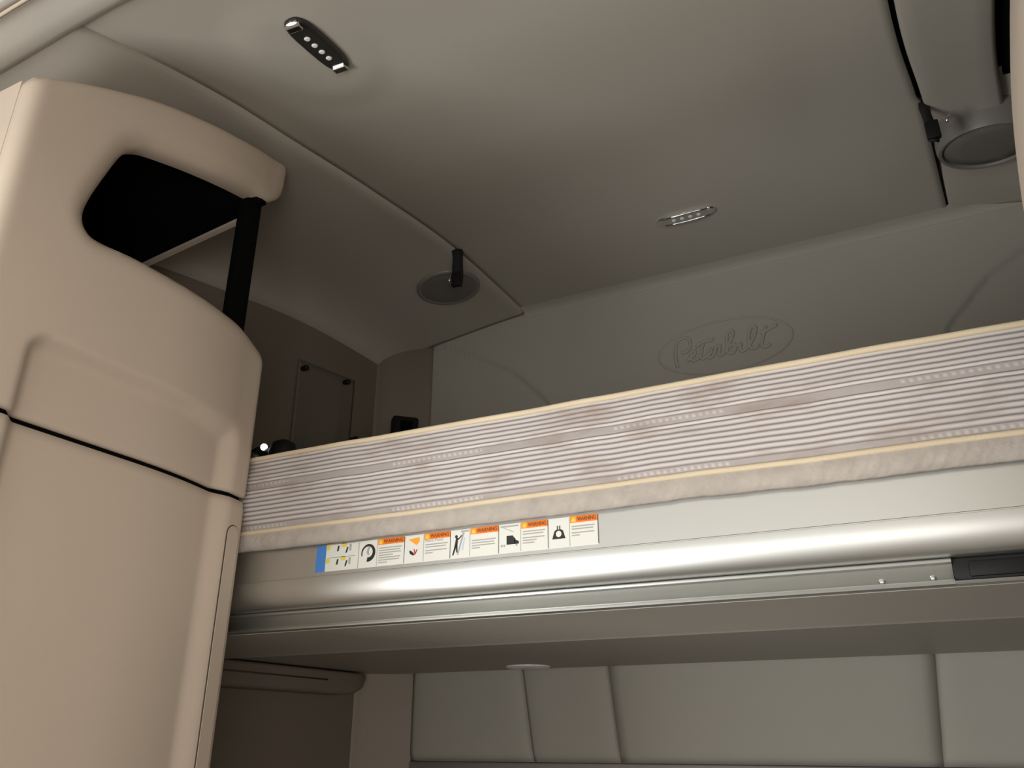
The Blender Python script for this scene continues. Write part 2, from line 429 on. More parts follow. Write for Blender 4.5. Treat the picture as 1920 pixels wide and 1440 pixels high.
def recess(y, z):
    """depth of the big shallow panel pressed into the cabinet front"""
    y0, y1, z1, r = 0.548, 0.941, 0.468, 0.034
    cy = min(max(y, y0 + r), y1 - r); cz = min(z, z1 - r)
    d = math.hypot(y - cy, z - cz) - r                     # <0 inside
    if cy == y and cz == z: d = max(y0 - y, y - y1, z - z1)
    w = 0.021 + 0.020 * sst(0.80, 0.93, y)
    return 0.0175 * sst(0.0, w, -d)
def cab_path():
    P = [(-0.958, 0.474, 0, -1), (-0.950, 0.474, 0, -1)]
    for k in range(1, 7):
        a = math.pi / 2 * k / 6
        P.append((-0.950 + 0.020 * math.sin(a), 0.494 - 0.020 * math.cos(a), math.sin(a), -math.cos(a)))
    n = 84
    for k in range(1, n + 1):
        y = 0.494 + (0.970 - 0.494) * k / n
        dx = (face_x(y + 0.002) - face_x(y - 0.002)) / 0.004
        l = math.hypot(1, dx); P.append((face_x(y), y, 1 / l, -dx / l))
    x1 = face_x(0.970)
    P += [(x1 - 0.003, 0.9755, 0.85, 0.5), (x1 - 0.008, 0.979, 0.5, 0.86), (x1 - 0.016, 0.981, 0.1, 0.99), (x1 - 0.03, 0.981, 0, 1)]
    return P
PATH = cab_path()
cab = thing('storage_cabinet', (-1.14, 0.73, -1.1), 'tall tan moulded cabinet on the left with a dark open cubby near its top', 'cabinet')
def cab_shell(name, z0, ztopfn, nz, use_notch):
    bm = bmesh.new(); V = []; S = []
    for (x, y, nx, ny) in PATH:
        col, sc = [], []
        zt = ztopfn(y)
        for j in range(nz + 1):
            z = z0 + (zt - z0) * j / nz
            if not use_notch:                               # small roll at the top edge of the door
                roll = 0.002 * math.exp(-(zt - z) / 0.002)
            else:
                roll = 0.006 * math.exp(-(zt - z) / 0.006) + 0.002 * math.exp(-(z - z0) / 0.002)
            dep = recess(y, z) + roll
            yy, zz, sd = y, z, 1.0
            if use_notch and y > 0.5:
                sd, q = sd_poly(y, z)
                if abs(sd) < 0.0052: yy, zz, sd = float(q[0]), float(q[1]), 0.0
                w = 0.034
                if sd < w: dep += 0.016 * (1 - max(sd, 0) / w) ** 2.2 * (1 - 0.6 * sst(0.88, 0.95, y) * sst(0.75, 0.85, z))
            xx = x + (face_x(yy) - face_x(y) if (nx > 0.9 and yy != y) else 0)
            col.append(bm.verts.new((xx - nx * dep, yy - ny * dep, zz))); sc.append(sd)
        V.append(col); S.append(sc)
    for i in range(len(V) - 1):
        for j in range(nz):
            q = [(i, j), (i + 1, j), (i + 1, j + 1), (i, j + 1)]
            ss = [S[a][b] for a, b in q]
            if min(ss) < 0: 
                keep = [(a, b) for a, b in q if S[a][b] >= 0]
                if len(keep) == 3 and max(S[a][b] for a, b in keep) > 0: bm.faces.new([V[a][b] for a, b in keep])
                continue
            if max(ss) == 0: continue
            bm.faces.new([V[a][b] for a, b in q])
    bmesh.ops.delete(bm, geom=[v for v in bm.verts if not v.link_faces], context='VERTS')
    # turn every open edge inward so that the moulding has thickness
    be = [e for e in bm.edges if e.is_boundary]
    r = bmesh.ops.extrude_edge_only(bm, edges=be)
    for g in r['geom']:
        if isinstance(g, bmesh.types.BMVert):
            g.co += Vector((-0.007 if abs(g.co.z - 0.353) < 0.009 else -0.022, 0.010 if g.co.y < 0.48 else (-0.012 if g.co.y > 0.975 else 0), 0))
    return from_bm(name, bm, 'tan_plastic', cab)
cab_shell('upper_panel', 0.3570, lambda y: ztop(y), 104, True)
door = cab_shell('door', -1.0, lambda y: 0.3490, 96, False)
# dark seal in the gap above the door
rows = [[(x - nx * d, y - ny * d, z) for z in (0.338, 0.364)] for x, y, nx, ny in PATH for d in (0.010 + recess(y, 0.351),)]
sheet('door_seal', rows, 'black_felt', cab)
# inset pull strip along the far edge of the door
def strip(name, ya, yb, zt, zb, lift, m, parent):
    r = (yb - ya) / 2; ym = (ya + yb) / 2; rows = []
    out = [(ya, zb)]
    pts = []
    for k in range(13):
        a = math.pi * k / 12; pts.append((ym - r * math.cos(a), zt - r + r * math.sin(a)))
    vs = []; fs = []
    poly = [(ya, zb)] + pts + [(yb, zb)]
    def P(y, z, d):
        return (face_x(min(y, 0.972)) + d - recess(y, z) * 0.25, y, z)
    n = len(poly)
    vs = [P(y, z, lift) for y, z in poly] + [P(y, z, -0.004) for y, z in poly]
    fs = [tuple(range(n))] + [(i, (i + 1) % n, n + (i + 1) % n, n + i) for i in range(n)]
    return from_py(name, vs, fs, m, parent, True, 30)
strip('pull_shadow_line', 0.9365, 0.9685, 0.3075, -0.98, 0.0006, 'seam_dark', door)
strip('pull_strip', 0.9385, 0.9665, 0.3055, -0.98, 0.0018, 'tan_plastic', door)
# near side, top, shelf, far end and plinth of the cabinet
ss = [(-0.962, 0.812 - 0.006)]
vs = [(-0.961, 0.4745, -1.0), (XL + 0.002, 0.4745, -1.0), (XL + 0.002, 0.4745, 0.80), (-1.10, 0.4745, 0.802), (-0.961, 0.4745, 0.804)]
n = len(vs); vs2 = vs + [(x, y + 0.02, z) for x, y, z in vs]
from_py('side_panel', vs2, [tuple(range(n)), tuple(range(2 * n - 1, n - 1, -1))] + [(i, (i + 1) % n, n + (i + 1) % n, n + i) for i in range(n)], 'tan_plastic', cab, False)
rows = []
for i in range(31):
    y = 0.478 + (0.982 - 0.478) * i / 30
    rows.append([(face_x(min(y, 0.975)) - 0.012, y, ztop(y) - 0.002), (-1.05, y, ztop(y) - 0.004), (XL + 0.002, y, ztop(y) - 0.02)])
sheet('top_panel', rows, 'tan_plastic', cab, 0.012, (0, 0, -1))
rows = []
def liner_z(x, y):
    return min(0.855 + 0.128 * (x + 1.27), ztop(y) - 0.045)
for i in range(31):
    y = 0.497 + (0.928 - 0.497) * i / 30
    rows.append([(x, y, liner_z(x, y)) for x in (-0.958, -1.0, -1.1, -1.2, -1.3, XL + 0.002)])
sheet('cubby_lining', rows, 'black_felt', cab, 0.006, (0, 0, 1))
vs = []
for x in (-0.992, XL + 0.002):
    z = liner_z(x, 0.93)
    vs += [(x, 0.9285, z - 0.006), (x, 0.938, z - 0.006), (x, 0.938, z + 0.012), (x, 0.9285, z + 0.012)]
from_py('lining_edge_trim', vs, [(0, 1, 2, 3), (4, 5, 6, 7), (0, 1, 5, 4), (1, 2, 6, 5), (2, 3, 7, 6), (3, 0, 4, 7)], 'tan_plastic', cab, False)
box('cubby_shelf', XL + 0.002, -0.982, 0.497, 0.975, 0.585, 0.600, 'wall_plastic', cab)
box('end_panel', XL + 0.002, -0.99, 0.962, 0.980, -1.0, 0.600, 'tan_plastic', cab)
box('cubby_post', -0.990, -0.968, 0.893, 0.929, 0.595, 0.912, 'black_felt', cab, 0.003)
box('plinth', XL + 0.002, -0.985, 0.50, 0.96, -1.1, -0.99, 'black_plastic', cab)

# ------------------------------------------------------------------ right locker edge in the foreground
lock = thing('storage_locker', (0.40, 0.60, -1.1), 'pale locker whose rounded edge rises at the right margin of the view', 'cabinet')
lx = curve_fn([-1.1, 0.0, 0.30, 0.48, 0.56, 0.64, 0.72, 0.80, 1.0], [0.150, 0.150, 0.152, 0.156, 0.163, 0.174, 0.189, 0.206, 0.252])
rows = []
for i in range(81):
    z = -1.0 + (0.90 + 1.0) * i / 80; x = lx(z) + 0.002
    rows.append([(x + 0.035, 0.905, z), (x + 0.016, 0.9045, z), (x + 0.006, 0.900, z), (x + 0.001, 0.892, z), (x, 0.88, z), (x + 0.001, 0.80, z), (x + 0.002, 0.5, z), (x + 0.008, 0.482, z), (x + 0.02, 0.474, z), (XR - 0.03, 0.474, z)])
sheet('front_panel', rows, 'tan_plastic', lock)
box('end_panel', 0.27, XR - 0.002, 0.885, 0.903, -1.0, 0.60, 'tan_plastic', lock)
box('plinth', 0.20, XR - 0.002, 0.50, 0.88, -1.1, -0.99, 'black_plastic', lock)
vs = [(0.222, 0.907, 0.55), (0.222, 0.907, 0.66), (0.232, 0.907, 0.80), (0.250, 0.907, 0.93), (0.62, 0.907, 0.90), (0.62, 0.907, 0.55)]
n = len(vs); vs2 = vs + [(x, y + 0.05, z) for x, y, z in vs]
from_py('cubby_lining', vs2, [tuple(range(n)), tuple(range(2 * n - 1, n - 1, -1))] + [(i, (i + 1) % n, n + (i + 1) % n, n + i) for i in range(n)], 'black_felt', lock, False)

# ------------------------------------------------------------------ dropped panel under the right soffit
DSEAM = curve_fn([0.40, 0.80, 1.086, 1.21, 1.452, 1.60], [0.062, 0.090, 0.110, 0.122, 0.156, 0.178])
dp = []
for i in range(45):
    t = min(1.0, i / 40.0); up = max(0, i - 40) / 4.0; row = []
    for dx, dz in ((0.001, 0.030), (0.000, 0.012), (0.002, 0.003), (0.008, -0.001), (0.03, -0.003), (0.07, -0.005), (0.11, -0.008), (0.135, -0.011), (0.142, -0.008), (0.145, 0.0), (0.145, 0.03)):
        y = 0.52 + (1.488 + 1.35 * min(dx, 0.09) - 0.52) * t
        row.append((RSEAM(0.52 + 0.968 * t) + dx, y + 0.030 * math.sin(up * 1.57), zc(y) - 0.008 + dz + 0.030 * (1 - math.cos(up * 1.57))))
    dp.append(row)
o = sheet('trim_8', dp, 'headliner', None, 0.006, (0, 0, 1))
for ya, yb, xa, xb, mm in ((0.55, 1.50, -0.010, 0.001, 'black_felt'), (1.46, 1.925, -0.004, 0.001, 'gap_dark')):  # dark strips that paint the shade into the open gap beside the panel
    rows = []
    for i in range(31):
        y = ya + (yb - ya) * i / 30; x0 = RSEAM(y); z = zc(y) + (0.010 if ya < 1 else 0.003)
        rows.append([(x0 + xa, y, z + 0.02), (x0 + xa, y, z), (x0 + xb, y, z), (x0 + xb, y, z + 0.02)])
    sheet('gap_shade_strip', rows, mm, o)
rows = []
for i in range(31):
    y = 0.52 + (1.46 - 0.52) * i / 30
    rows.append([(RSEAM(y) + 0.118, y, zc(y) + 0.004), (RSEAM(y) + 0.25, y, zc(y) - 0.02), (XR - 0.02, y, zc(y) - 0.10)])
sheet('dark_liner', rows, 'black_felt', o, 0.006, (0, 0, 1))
props(o, 'dropped grey panel with a dark shadow gap, right of the headliner', kind='structure')

# ------------------------------------------------------------------ folding upper bunk frame
bunk = thing('upper_bunk', (CENTRE, 1.45, 0.15), 'brushed aluminium bunk frame under the striped mattress, with warning stickers', 'bunk bed')
BX0, BX1 = XL + 0.015, XR - 0.015
prof = [(1.000, 0.2790), (1.000, 0.2255), (0.9985, 0.2245), (0.9985, 0.2232), (0.9965, 0.2225)]
for k in range(0, 13):                                      # rounded bulge under the face
    a = math.pi * 0.46 * k / 12
    prof.append((0.9965 + 0.022 * (1 - math.cos(a)), 0.2200 - 0.0395 * math.sin(a)))
prof += [(1.022, 0.1805), (1.060, 0.1805), (1.060, 0.2790)]
loft('front_rail', prof, BX0, BX1, 'aluminium', bunk, 2, True, 50)
def cover(x0, x1, slant):
    P = [(1.0600, 0.1824), (1.0330, 0.1826), (1.0305, 0.1817), (1.0295, 0.1800), (1.0303, 0.1782), (1.0325, 0.1772), (1.0360, 0.1766), (1.0372, 0.1750), (1.0490, 0.1612), (1.0470, 0.1604), (1.0330, 0.1600), (1.0303, 0.1590), (1.0288, 0.1568), (1.0300, 0.1546), (1.0330, 0.1536), (1.0600, 0.1536)]
    P = [(y + (-0.017 if y < 1.059 else 0), z - 0.0026) for y, z in P]
    o = loft('rail_cover', P, x0, x1, 'aluminium', bunk, 2, True, 40)
    return o
cover(BX0, 0.0285, 0)
cover(mir(0.0285) * 0 + 0.205, BX1, 0)
# latch let into the rail
lat = box('latch', 0.0290, 0.2045, 1.0180, 1.060, 0.1560, 0.1797, 'black_plastic', bunk, 0.0015)
box('latch_handle', 0.044, 0.118, 1.0153, 1.030, 0.1590, 0.1755, 'black_plastic', lat, 0.002)
box('latch_catch', 0.124, 0.136, 1.0135, 1.030, 0.1580, 0.1765, 'black_plastic', lat, 0.002)
loft('lower_lip', [(1.0175, 0.1556), (1.0130, 0.1552), (1.0115, 0.1535), (1.0130, 0.1515), (1.0175, 0.1510), (1.060, 0.1510), (1.060, 0.1556)], 0.0287, 0.2048, 'aluminium', bunk, 2, True, 40)
for x in (-0.044, 0.008):
    bm = bmesh.new()
    disc_bm(bm, (x, 1.0290, 0.1618), Vector((1, 0, 0)), Vector((0, 0, 1)), Vector((0, -1, 0)), [(0.0036, 0), (0.0034, 0.0016), (0.0018, 0.0030)], 14)
    from_bm('rivet', bm, 'aluminium', bunk)
# moulded pan below, with a ridge along it
pan = [(1.0240, 0.1500), (1.300, 0.1500), (1.308, 0.1472), (1.316, 0.1500), (1.34, 0.1530), (1.915, 0.1550), (1.922, 0.160), (1.922, 0.268), (1.062, 0.268), (1.062, 0.1505), (1.0240, 0.1507)]
loft('pan', pan, BX0 + 0.002, BX1 - 0.002, 'pan_plastic', bunk, 2, True, 25)
# courtesy lamp on the underside, towards the back wall
bm = bmesh.new()
disc_bm(bm, (-0.862, 1.83, 0.1550), Vector((1, 0, 0)), Vector((0, 1, 0)), Vector((0, 0, -1)), [(0.052, 0), (0.052, 0.003), (0.047, 0.005), (0.02, 0.006)], 40)
props(from_bm('courtesy_lamp', bm, 'led_white', bunk, True, True, 50), 'flat round white lamp on the underside')

# ---- strip of warning stickers on the rail
LY = 1.0
def lab_x(px, py=1030.0):
    return on_back(px, py, LY)[0]
Z0, Z1 = 0.2305, 0.2705
label = box('warning_sticker', -0.826, -0.3685, LY - 0.0006, LY + 0.0004, Z0, Z1, 'sticker_white', bunk, 0)
props(label, 'long white strip of safety stickers with orange headings')
bounds = [-0.826, -0.808, -0.747, -0.714, -0.6665, -0.634, -0.590, -0.5585, -0.5135, -0.480, -0.4395, -0.4085, -0.3685]
def flat(name, pts, m, layer=1):
    y = LY - 0.0006 - 0.0003 * layer
    n = len(pts)
    vs = [(x, y, z) for x, z in pts] + [(x, y + 0.0003, z) for x, z in pts]
    return from_py(name, vs, [tuple(range(n)), tuple(range(2 * n - 1, n - 1, -1))] + [(i, (i + 1) % n, n + (i + 1) % n, n + i) for i in range(n)], m, label, False)
def rect(name, x0, x1, z0, z1, m, layer=1):
    return flat(name, [(x0, z0), (x1, z0), (x1, z1), (x0, z1)], m, layer)
def text(name, body, x, z, h, w, m, layer=2, bold=0.0):
    cu = bpy.data.curves.new(name, 'FONT'); cu.body = body; cu.size = 1.0; cu.extrude = 0.01; cu.offset = bold; cu.resolution_u = 3
    t = bpy.data.objects.new(name, cu); COL.objects.link(t)
    dg = bpy.context.evaluated_depsgraph_get(); dg.update()
    me = bpy.data.meshes.new_from_object(t.evaluated_get(dg))
    bpy.data.objects.remove(t); bpy.data.curves.remove(cu)
    xs = [v.co.x for v in me.vertices]; yy = [v.co.y for v in me.vertices]
    sx = w / (max(xs) - min(xs)); sy = h / (max(yy) - min(yy)); mx, my = min(xs), min(yy)
    y = LY - 0.0006 - 0.0003 * layer
    for v in me.vertices:
        v.co = Vector((x + (v.co.x - mx) * sx, y + v.co.z * 0.005, z + (v.co.y - my) * sy))
    me.materials.clear()
    o = link(name, me, m, label, False)
    return o
rect('blue_band', bounds[0], bounds[1], Z0, Z1, 'sticker_blue')
# instruction diagram
xa = bounds[1]
for zz in (0.2355, 0.2555):
    rect('diagram_line', xa + 0.006, xa + 0.054, zz + 0.0145, zz + 0.0155, 'sticker_grey')
    flat('diagram_dot', [(xa + 0.004 + 0.004 * math.cos(a * 0.785), zz + 0.011 + 0.0045 * math.sin(a * 0.785)) for a in range(8)], 'sticker_yellow')
    flat('diagram_dot', [(xa + 0.033 + 0.0055 * math.cos(a * 0.785), zz + 0.0125 + 0.0035 * math.sin(a * 0.785)) for a in range(8)], 'sticker_yellow')
    flat('diagram_bolt', [(xa + 0.020, zz + 0.004), (xa + 0.023, zz + 0.004), (xa + 0.0245, zz + 0.012), (xa + 0.0215, zz + 0.012)], 'sticker_black')
    flat('diagram_bolt', [(xa + 0.036, zz + 0.000), (xa + 0.039, zz + 0.001), (xa + 0.041, zz + 0.009), (xa + 0.0385, zz + 0.009)], 'sticker_black')
    rect('diagram_part', xa + 0.043, xa + 0.0465, zz + 0.003, zz + 0.013, 'sticker_grey')
rect('divider', bounds[2] - 0.0012, bounds[2], Z0 + 0.001, Z1 - 0.001, 'sticker_grey')
for k in range(3, 13):
    rect('divider', bounds[k] - 0.0008, bounds[k], Z0 + 0.001, Z1 - 0.001, 'sticker_black' if k % 2 == 0 else 'sticker_grey')
for k in (3, 5, 7, 9, 11):
    x0, x1 = bounds[k] + 0.0006, bounds[k + 1] - 0.001
    rect('warning_heading', x0, x1, 0.2617, Z1, 'sticker_orange')
    rect('heading_corner', x0 + 0.001, x0 + 0.0090, 0.2622, 0.2700, 'sticker_amber', 2)
    flat('heading_triangle', [(x0 + 0.0018, 0.2632), (x0 + 0.0082, 0.2632), (x0 + 0.0050, 0.2692)], 'sticker_yellow', 3)
    text('warning_word', 'WARNING', x0 + 0.0100, 0.2635, 0.0055, x1 - x0 - 0.012, 'sticker_brown', 2, 0.015)
    zs = {3: [0.2560, 0.2525, 0.2490, 0.2455, 0.2420, 0.2385, 0.2350], 5: [0.2535, 0.2500, 0.2450, 0.2415], 7: [0.2520, 0.2485, 0.2450, 0.2415], 9: [0.2565, 0.2530, 0.2480, 0.2445, 0.2410], 11: [0.2560, 0.2525, 0.2475, 0.2440]}[k]
    for i, z in enumerate(zs):
        w = (x1 - x0 - 0.006) * (1.0, 0.93, 0.97, 0.62, 0.95, 0.9, 0.7)[i]
        if i == len(zs) - 1: w *= 0.55
        rect('small_print', x0 + 0.002, x0 + 0.002 + w, z, z + 0.0016, 'sticker_grey')
text('pinch_words', 'Pinch Point', bounds[5] + 0.002, 0.2580, 0.0040, 0.030, 'sticker_grey', 1)
# icon: broken ring
cx, cz = (bounds[2] + bounds[3]) / 2 + 0.0005, 0.2520
pts = []
for k in range(25):
    a = math.radians(-100 + 300 * k / 24); r = 0.0125 if k < 13 else 0.0125
    pts.append((cx + r * math.cos(a), cz + r * 1.05 * math.sin(a)))
for k in range(24, -1, -1):
    a = math.radians(-100 + 300 * k / 24); r = 0.0125 - (0.0052 * (1 - k / 26) + 0.0012)
    pts.append((cx + r * math.cos(a), cz + r * 1.05 * math.sin(a)))
for i in range(24):
    flat('ring_segment', [pts[i], pts[i + 1], pts[49 - i - 1], pts[49 - i]], 'sticker_black')
flat('hand_symbol', [(cx - 0.003, cz + 0.001), (cx - 0.001, cz + 0.008), (cx + 0.003, cz + 0.009), (cx + 0.0005, cz + 0.003), (cx + 0.002, cz - 0.003), (cx - 0.0005, cz - 0.0035)], 'sticker_grey', 2)
# icon: hand under a wedge
cx = (bounds[4] + bounds[5]) / 2
flat('wedge_symbol', [(cx - 0.010, 0.2645), (cx + 0.008, 0.2665), (cx + 0.009, 0.2605), (cx + 0.004, 0.2555)], 'sticker_amber')
flat('hand_symbol', [(cx - 0.008, 0.2480), (cx - 0.006, 0.2485), (cx - 0.001, 0.2450), (cx + 0.001, 0.2415), (cx - 0.002, 0.2410), (cx - 0.007, 0.2440)], 'sticker_black')
flat('finger_symbol', [(cx - 0.001, 0.2500), (cx + 0.001, 0.2500), (cx + 0.003, 0.2430), (cx + 0.001, 0.2415)], 'sticker_red')
flat('finger_symbol', [(cx + 0.004, 0.2495), (cx + 0.006, 0.2490), (cx + 0.003, 0.2430), (cx + 0.0015, 0.2430)], 'sticker_red')
# icon: person lifting the bunk
cx = (bounds[6] + bounds[7]) / 2
flat('person_symbol', [(cx - 0.009, 0.2480), (cx - 0.0045, 0.2480), (cx - 0.0035, 0.2590), (cx - 0.007, 0.2590)], 'sticker_black')
flat('person_symbol', [(cx - 0.0065 + 0.0022 * math.cos(a), 0.2610 + 0.0024 * math.sin(a)) for a in np.linspace(0, 5.5, 9)], 'sticker_black')
flat('person_symbol', [(cx - 0.0125, 0.2350), (cx - 0.0105, 0.2350), (cx - 0.0055, 0.2485), (cx - 0.009, 0.2485)], 'sticker_black')
flat('person_symbol', [(cx - 0.006, 0.2385), (cx - 0.004, 0.2385), (cx - 0.0045, 0.2490), (cx - 0.0072, 0.2490)], 'sticker_black')
flat('person_symbol', [(cx - 0.004, 0.2575), (cx - 0.003, 0.2560), (cx + 0.003, 0.2620), (cx + 0.002, 0.2630)], 'sticker_black')
flat('bunk_symbol', [(cx - 0.005, 0.2350), (cx - 0.003, 0.2350), (cx + 0.0065, 0.2660), (cx + 0.0035, 0.2660)], 'sticker_grey')
flat('bunk_symbol', [(cx + 0.0025, 0.2410), (cx + 0.0045, 0.2410), (cx + 0.0075, 0.2585), (cx + 0.0055, 0.2585)], 'sticker_pale_blue')
rect('bunk_symbol', cx + 0.001, cx + 0.0135, 0.2665, 0.2688, 'sticker_grey')
# icon: truck under a bunk
cx = (bounds[8] + bounds[9]) / 2
flat('truck_symbol', [(cx - 0.005, 0.2420), (cx + 0.008, 0.2420), (cx + 0.0085, 0.2490), (cx + 0.004, 0.2540), (cx - 0.005, 0.2540)], 'sticker_black')
flat('truck_symbol', [(cx + 0.007, 0.2420), (cx + 0.0135, 0.2420), (cx + 0.0135, 0.2455), (cx + 0.007, 0.2485)], 'sticker_black')
for wx in (-0.0125, -0.0085, 0.010):
    flat('wheel_symbol', [(cx + wx + 0.0016 * math.cos(a), 0.2408 + 0.0018 * math.sin(a)) for a in np.linspace(0, 5.5, 9)], 'sticker_grey')
rect('bunk_symbol', cx - 0.014, cx + 0.013, 0.2660, 0.2680, 'sticker_grey')
flat('strap_symbol', [(cx - 0.011, 0.2655), (cx - 0.009, 0.2655), (cx + 0.006, 0.2590), (cx + 0.0055, 0.2582)], 'sticker_grey')
# icon: weight
cx = (bounds[10] + bounds[11]) / 2 - 0.0005
flat('weight_symbol', [(cx - 0.0095, 0.2425), (cx + 0.0095, 0.2425), (cx + 0.0062, 0.2530), (cx + 0.0035, 0.2550), (cx - 0.0035, 0.2550), (cx - 0.0062, 0.2530)], 'sticker_black')
flat('dial_symbol', [(cx + 0.0040 * math.cos(a), 0.2490 + 0.0042 * math.sin(a)) for a in np.linspace(0, 6.0, 16)], 'sticker_white', 2)
for s in (-1, 1):
    rect('hook_symbol', cx + s * 0.0016 - 0.0006, cx + s * 0.0016 + 0.0006, 0.2545, 0.2600, 'sticker_black', 2)

# ------------------------------------------------------------------ mattress
mat_t = thing('mattress', (CENTRE, 1.45, 0.29), 'striped ticking mattress with cream piping lying on the aluminium bunk', 'mattress')
MX0, MX1 = XL + 0.02, XR - 0.02
ZT, ZP = 0.4245, 0.3025                         # seams of top and bottom piping at the front
# rows of weave from the top: r = rib, w = bright cord, b = flat band with woven marks
PAT = ['r'] * 5 + ['w', 'b', 'w'] + ['r'] * 7 + ['b']
WID = {'r': 1.0, 'w': 0.75, 'b': 1.7}
tot = sum(WID[p] for p in PAT)
prof_m = []                                      # (v, bulge, yarn)
BAND0 = []
acc = 0.0
for p in PAT:
    w = WID[p]
    if p == 'b': BAND0.append(len(prof_m))
    for t in ((0.0, 0.2, 0.4, 0.6, 0.8) if p != 'b' else (0.0, 0.12, 0.35, 0.5, 0.65, 0.88)):
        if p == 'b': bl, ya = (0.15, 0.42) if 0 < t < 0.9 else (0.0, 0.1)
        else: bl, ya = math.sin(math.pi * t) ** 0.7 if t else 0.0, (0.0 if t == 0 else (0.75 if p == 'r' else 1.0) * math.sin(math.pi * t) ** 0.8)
        prof_m.append(((acc + t * w) / tot, bl, ya))
    acc += w
prof_m.append((1.0, 0.0, 0.0))
n1, n2, n3, n4 = vnoise(1), vnoise(2), vnoise(3), vnoise(5)
def top_wave(x): return 0.0022 * n1(x, 5) + 0.0010 * n2(x, 17)
def bot_wave(x): return 0.0018 * n3(x, 4) + 0.0008 * n4(x, 21)
NXM = 900
bm = bmesh.new(); lay = bm.verts.layers.float.new('yarn')
cols = []
ntop = 10
for i in range(NXM + 1):
    x = MX0 + (MX1 - MX0) * i / NXM; col = []
    zt, zb = ZT + top_wave(x), ZP + bot_wave(x)
    # flat top from the back to the front seam
    for k in range(ntop):
        t = k / ntop
        v = bm.verts.new((x, 1.90 - (1.90 - 0.996) * t, zt + 0.012 * math.sin(math.pi * min(t * 1.0, 1)) ** 0.6)); v[lay] = 0.5; col.append(v)
    for jj, (v_, bl, ya) in enumerate(prof_m):
        j_ = next((jj - b0 for b0 in BAND0 if 0 <= jj - b0 < 6), -1)
        z = zt + (zb - zt) * v_
        wr = 0.0009 * n2(x + 0.35 * v_, 26) * math.sin(math.pi * v_) + 0.0012 * n4(x * 1.0 - 0.6 * v_, 9)
        bulge = 0.006 * math.sin(math.pi * v_)
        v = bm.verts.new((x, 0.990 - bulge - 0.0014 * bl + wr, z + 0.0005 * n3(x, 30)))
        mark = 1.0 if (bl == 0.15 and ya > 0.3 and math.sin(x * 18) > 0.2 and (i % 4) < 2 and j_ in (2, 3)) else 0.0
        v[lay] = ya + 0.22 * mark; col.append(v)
    v = bm.verts.new((x, 1.90, zb)); v[lay] = 0.5; col.append(v)
    cols.append(col)
m_ = len(cols[0])
for i in range(NXM):
    for j in range(m_):
        k = (j + 1) % m_
        bm.faces.new((cols[i][j], cols[i + 1][j], cols[i + 1][k], cols[i][k]))
bm.faces.new(cols[0]); bm.faces.new(cols[-1])
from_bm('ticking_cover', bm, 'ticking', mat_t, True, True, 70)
for nm, zf, r in (('top_piping', lambda x: ZT + top_wave(x) + 0.0015, 0.0042), ('bottom_piping', lambda x: ZP + bot_wave(x) - 0.0008, 0.0040)):
    bm = bmesh.new()
    tube_bm(bm, [(MX0 + (MX1 - MX0) * i / 300, 0.9880 - 0.0008 * n2(MX0 + (MX1 - MX0) * i / 300, 13), zf(MX0 + (MX1 - MX0) * i / 300)) for i in range(301)], r, 8)
    from_bm(nm, bm, 'cream_piping', mat_t)
# quilted lower panel rolling under the piping
rows = []
nq = 1400
for i in range(nq + 1):
    x = MX0 + (MX1 - MX0) * i / nq; row = []
    zb = ZP + bot_wave(x)
    sag = 0.0015 * n1(x, 12) + 0.0010 * n3(x, 40)
    for k in range(11):
        t = k / 10.0
        w = 0.0020 * n2(x * 1.0 + 0.02 * t, 260) * math.sin(math.pi * t) * (0.4 + abs(n1(x, 7))) + 0.0024 * n4(x + 0.06 * t, 61) * abs(n3(x, 9)) * math.sin(math.pi * t)
        y = 0.987 - 0.0035 * math.sin(math.pi * t) + 0.006 * t * t + w
        z = zb - 0.003 - (0.0305 + sag) * t + (0.003 * sst(0.75, 1, t))
        row.append((x, y, z))
    row.append((x, 0.9960, zb - 0.0250)); row.append((x, 0.9960, zb - 0.002))
    rows.append(row)
sheet('quilted_border', rows, 'quilt', mat_t)

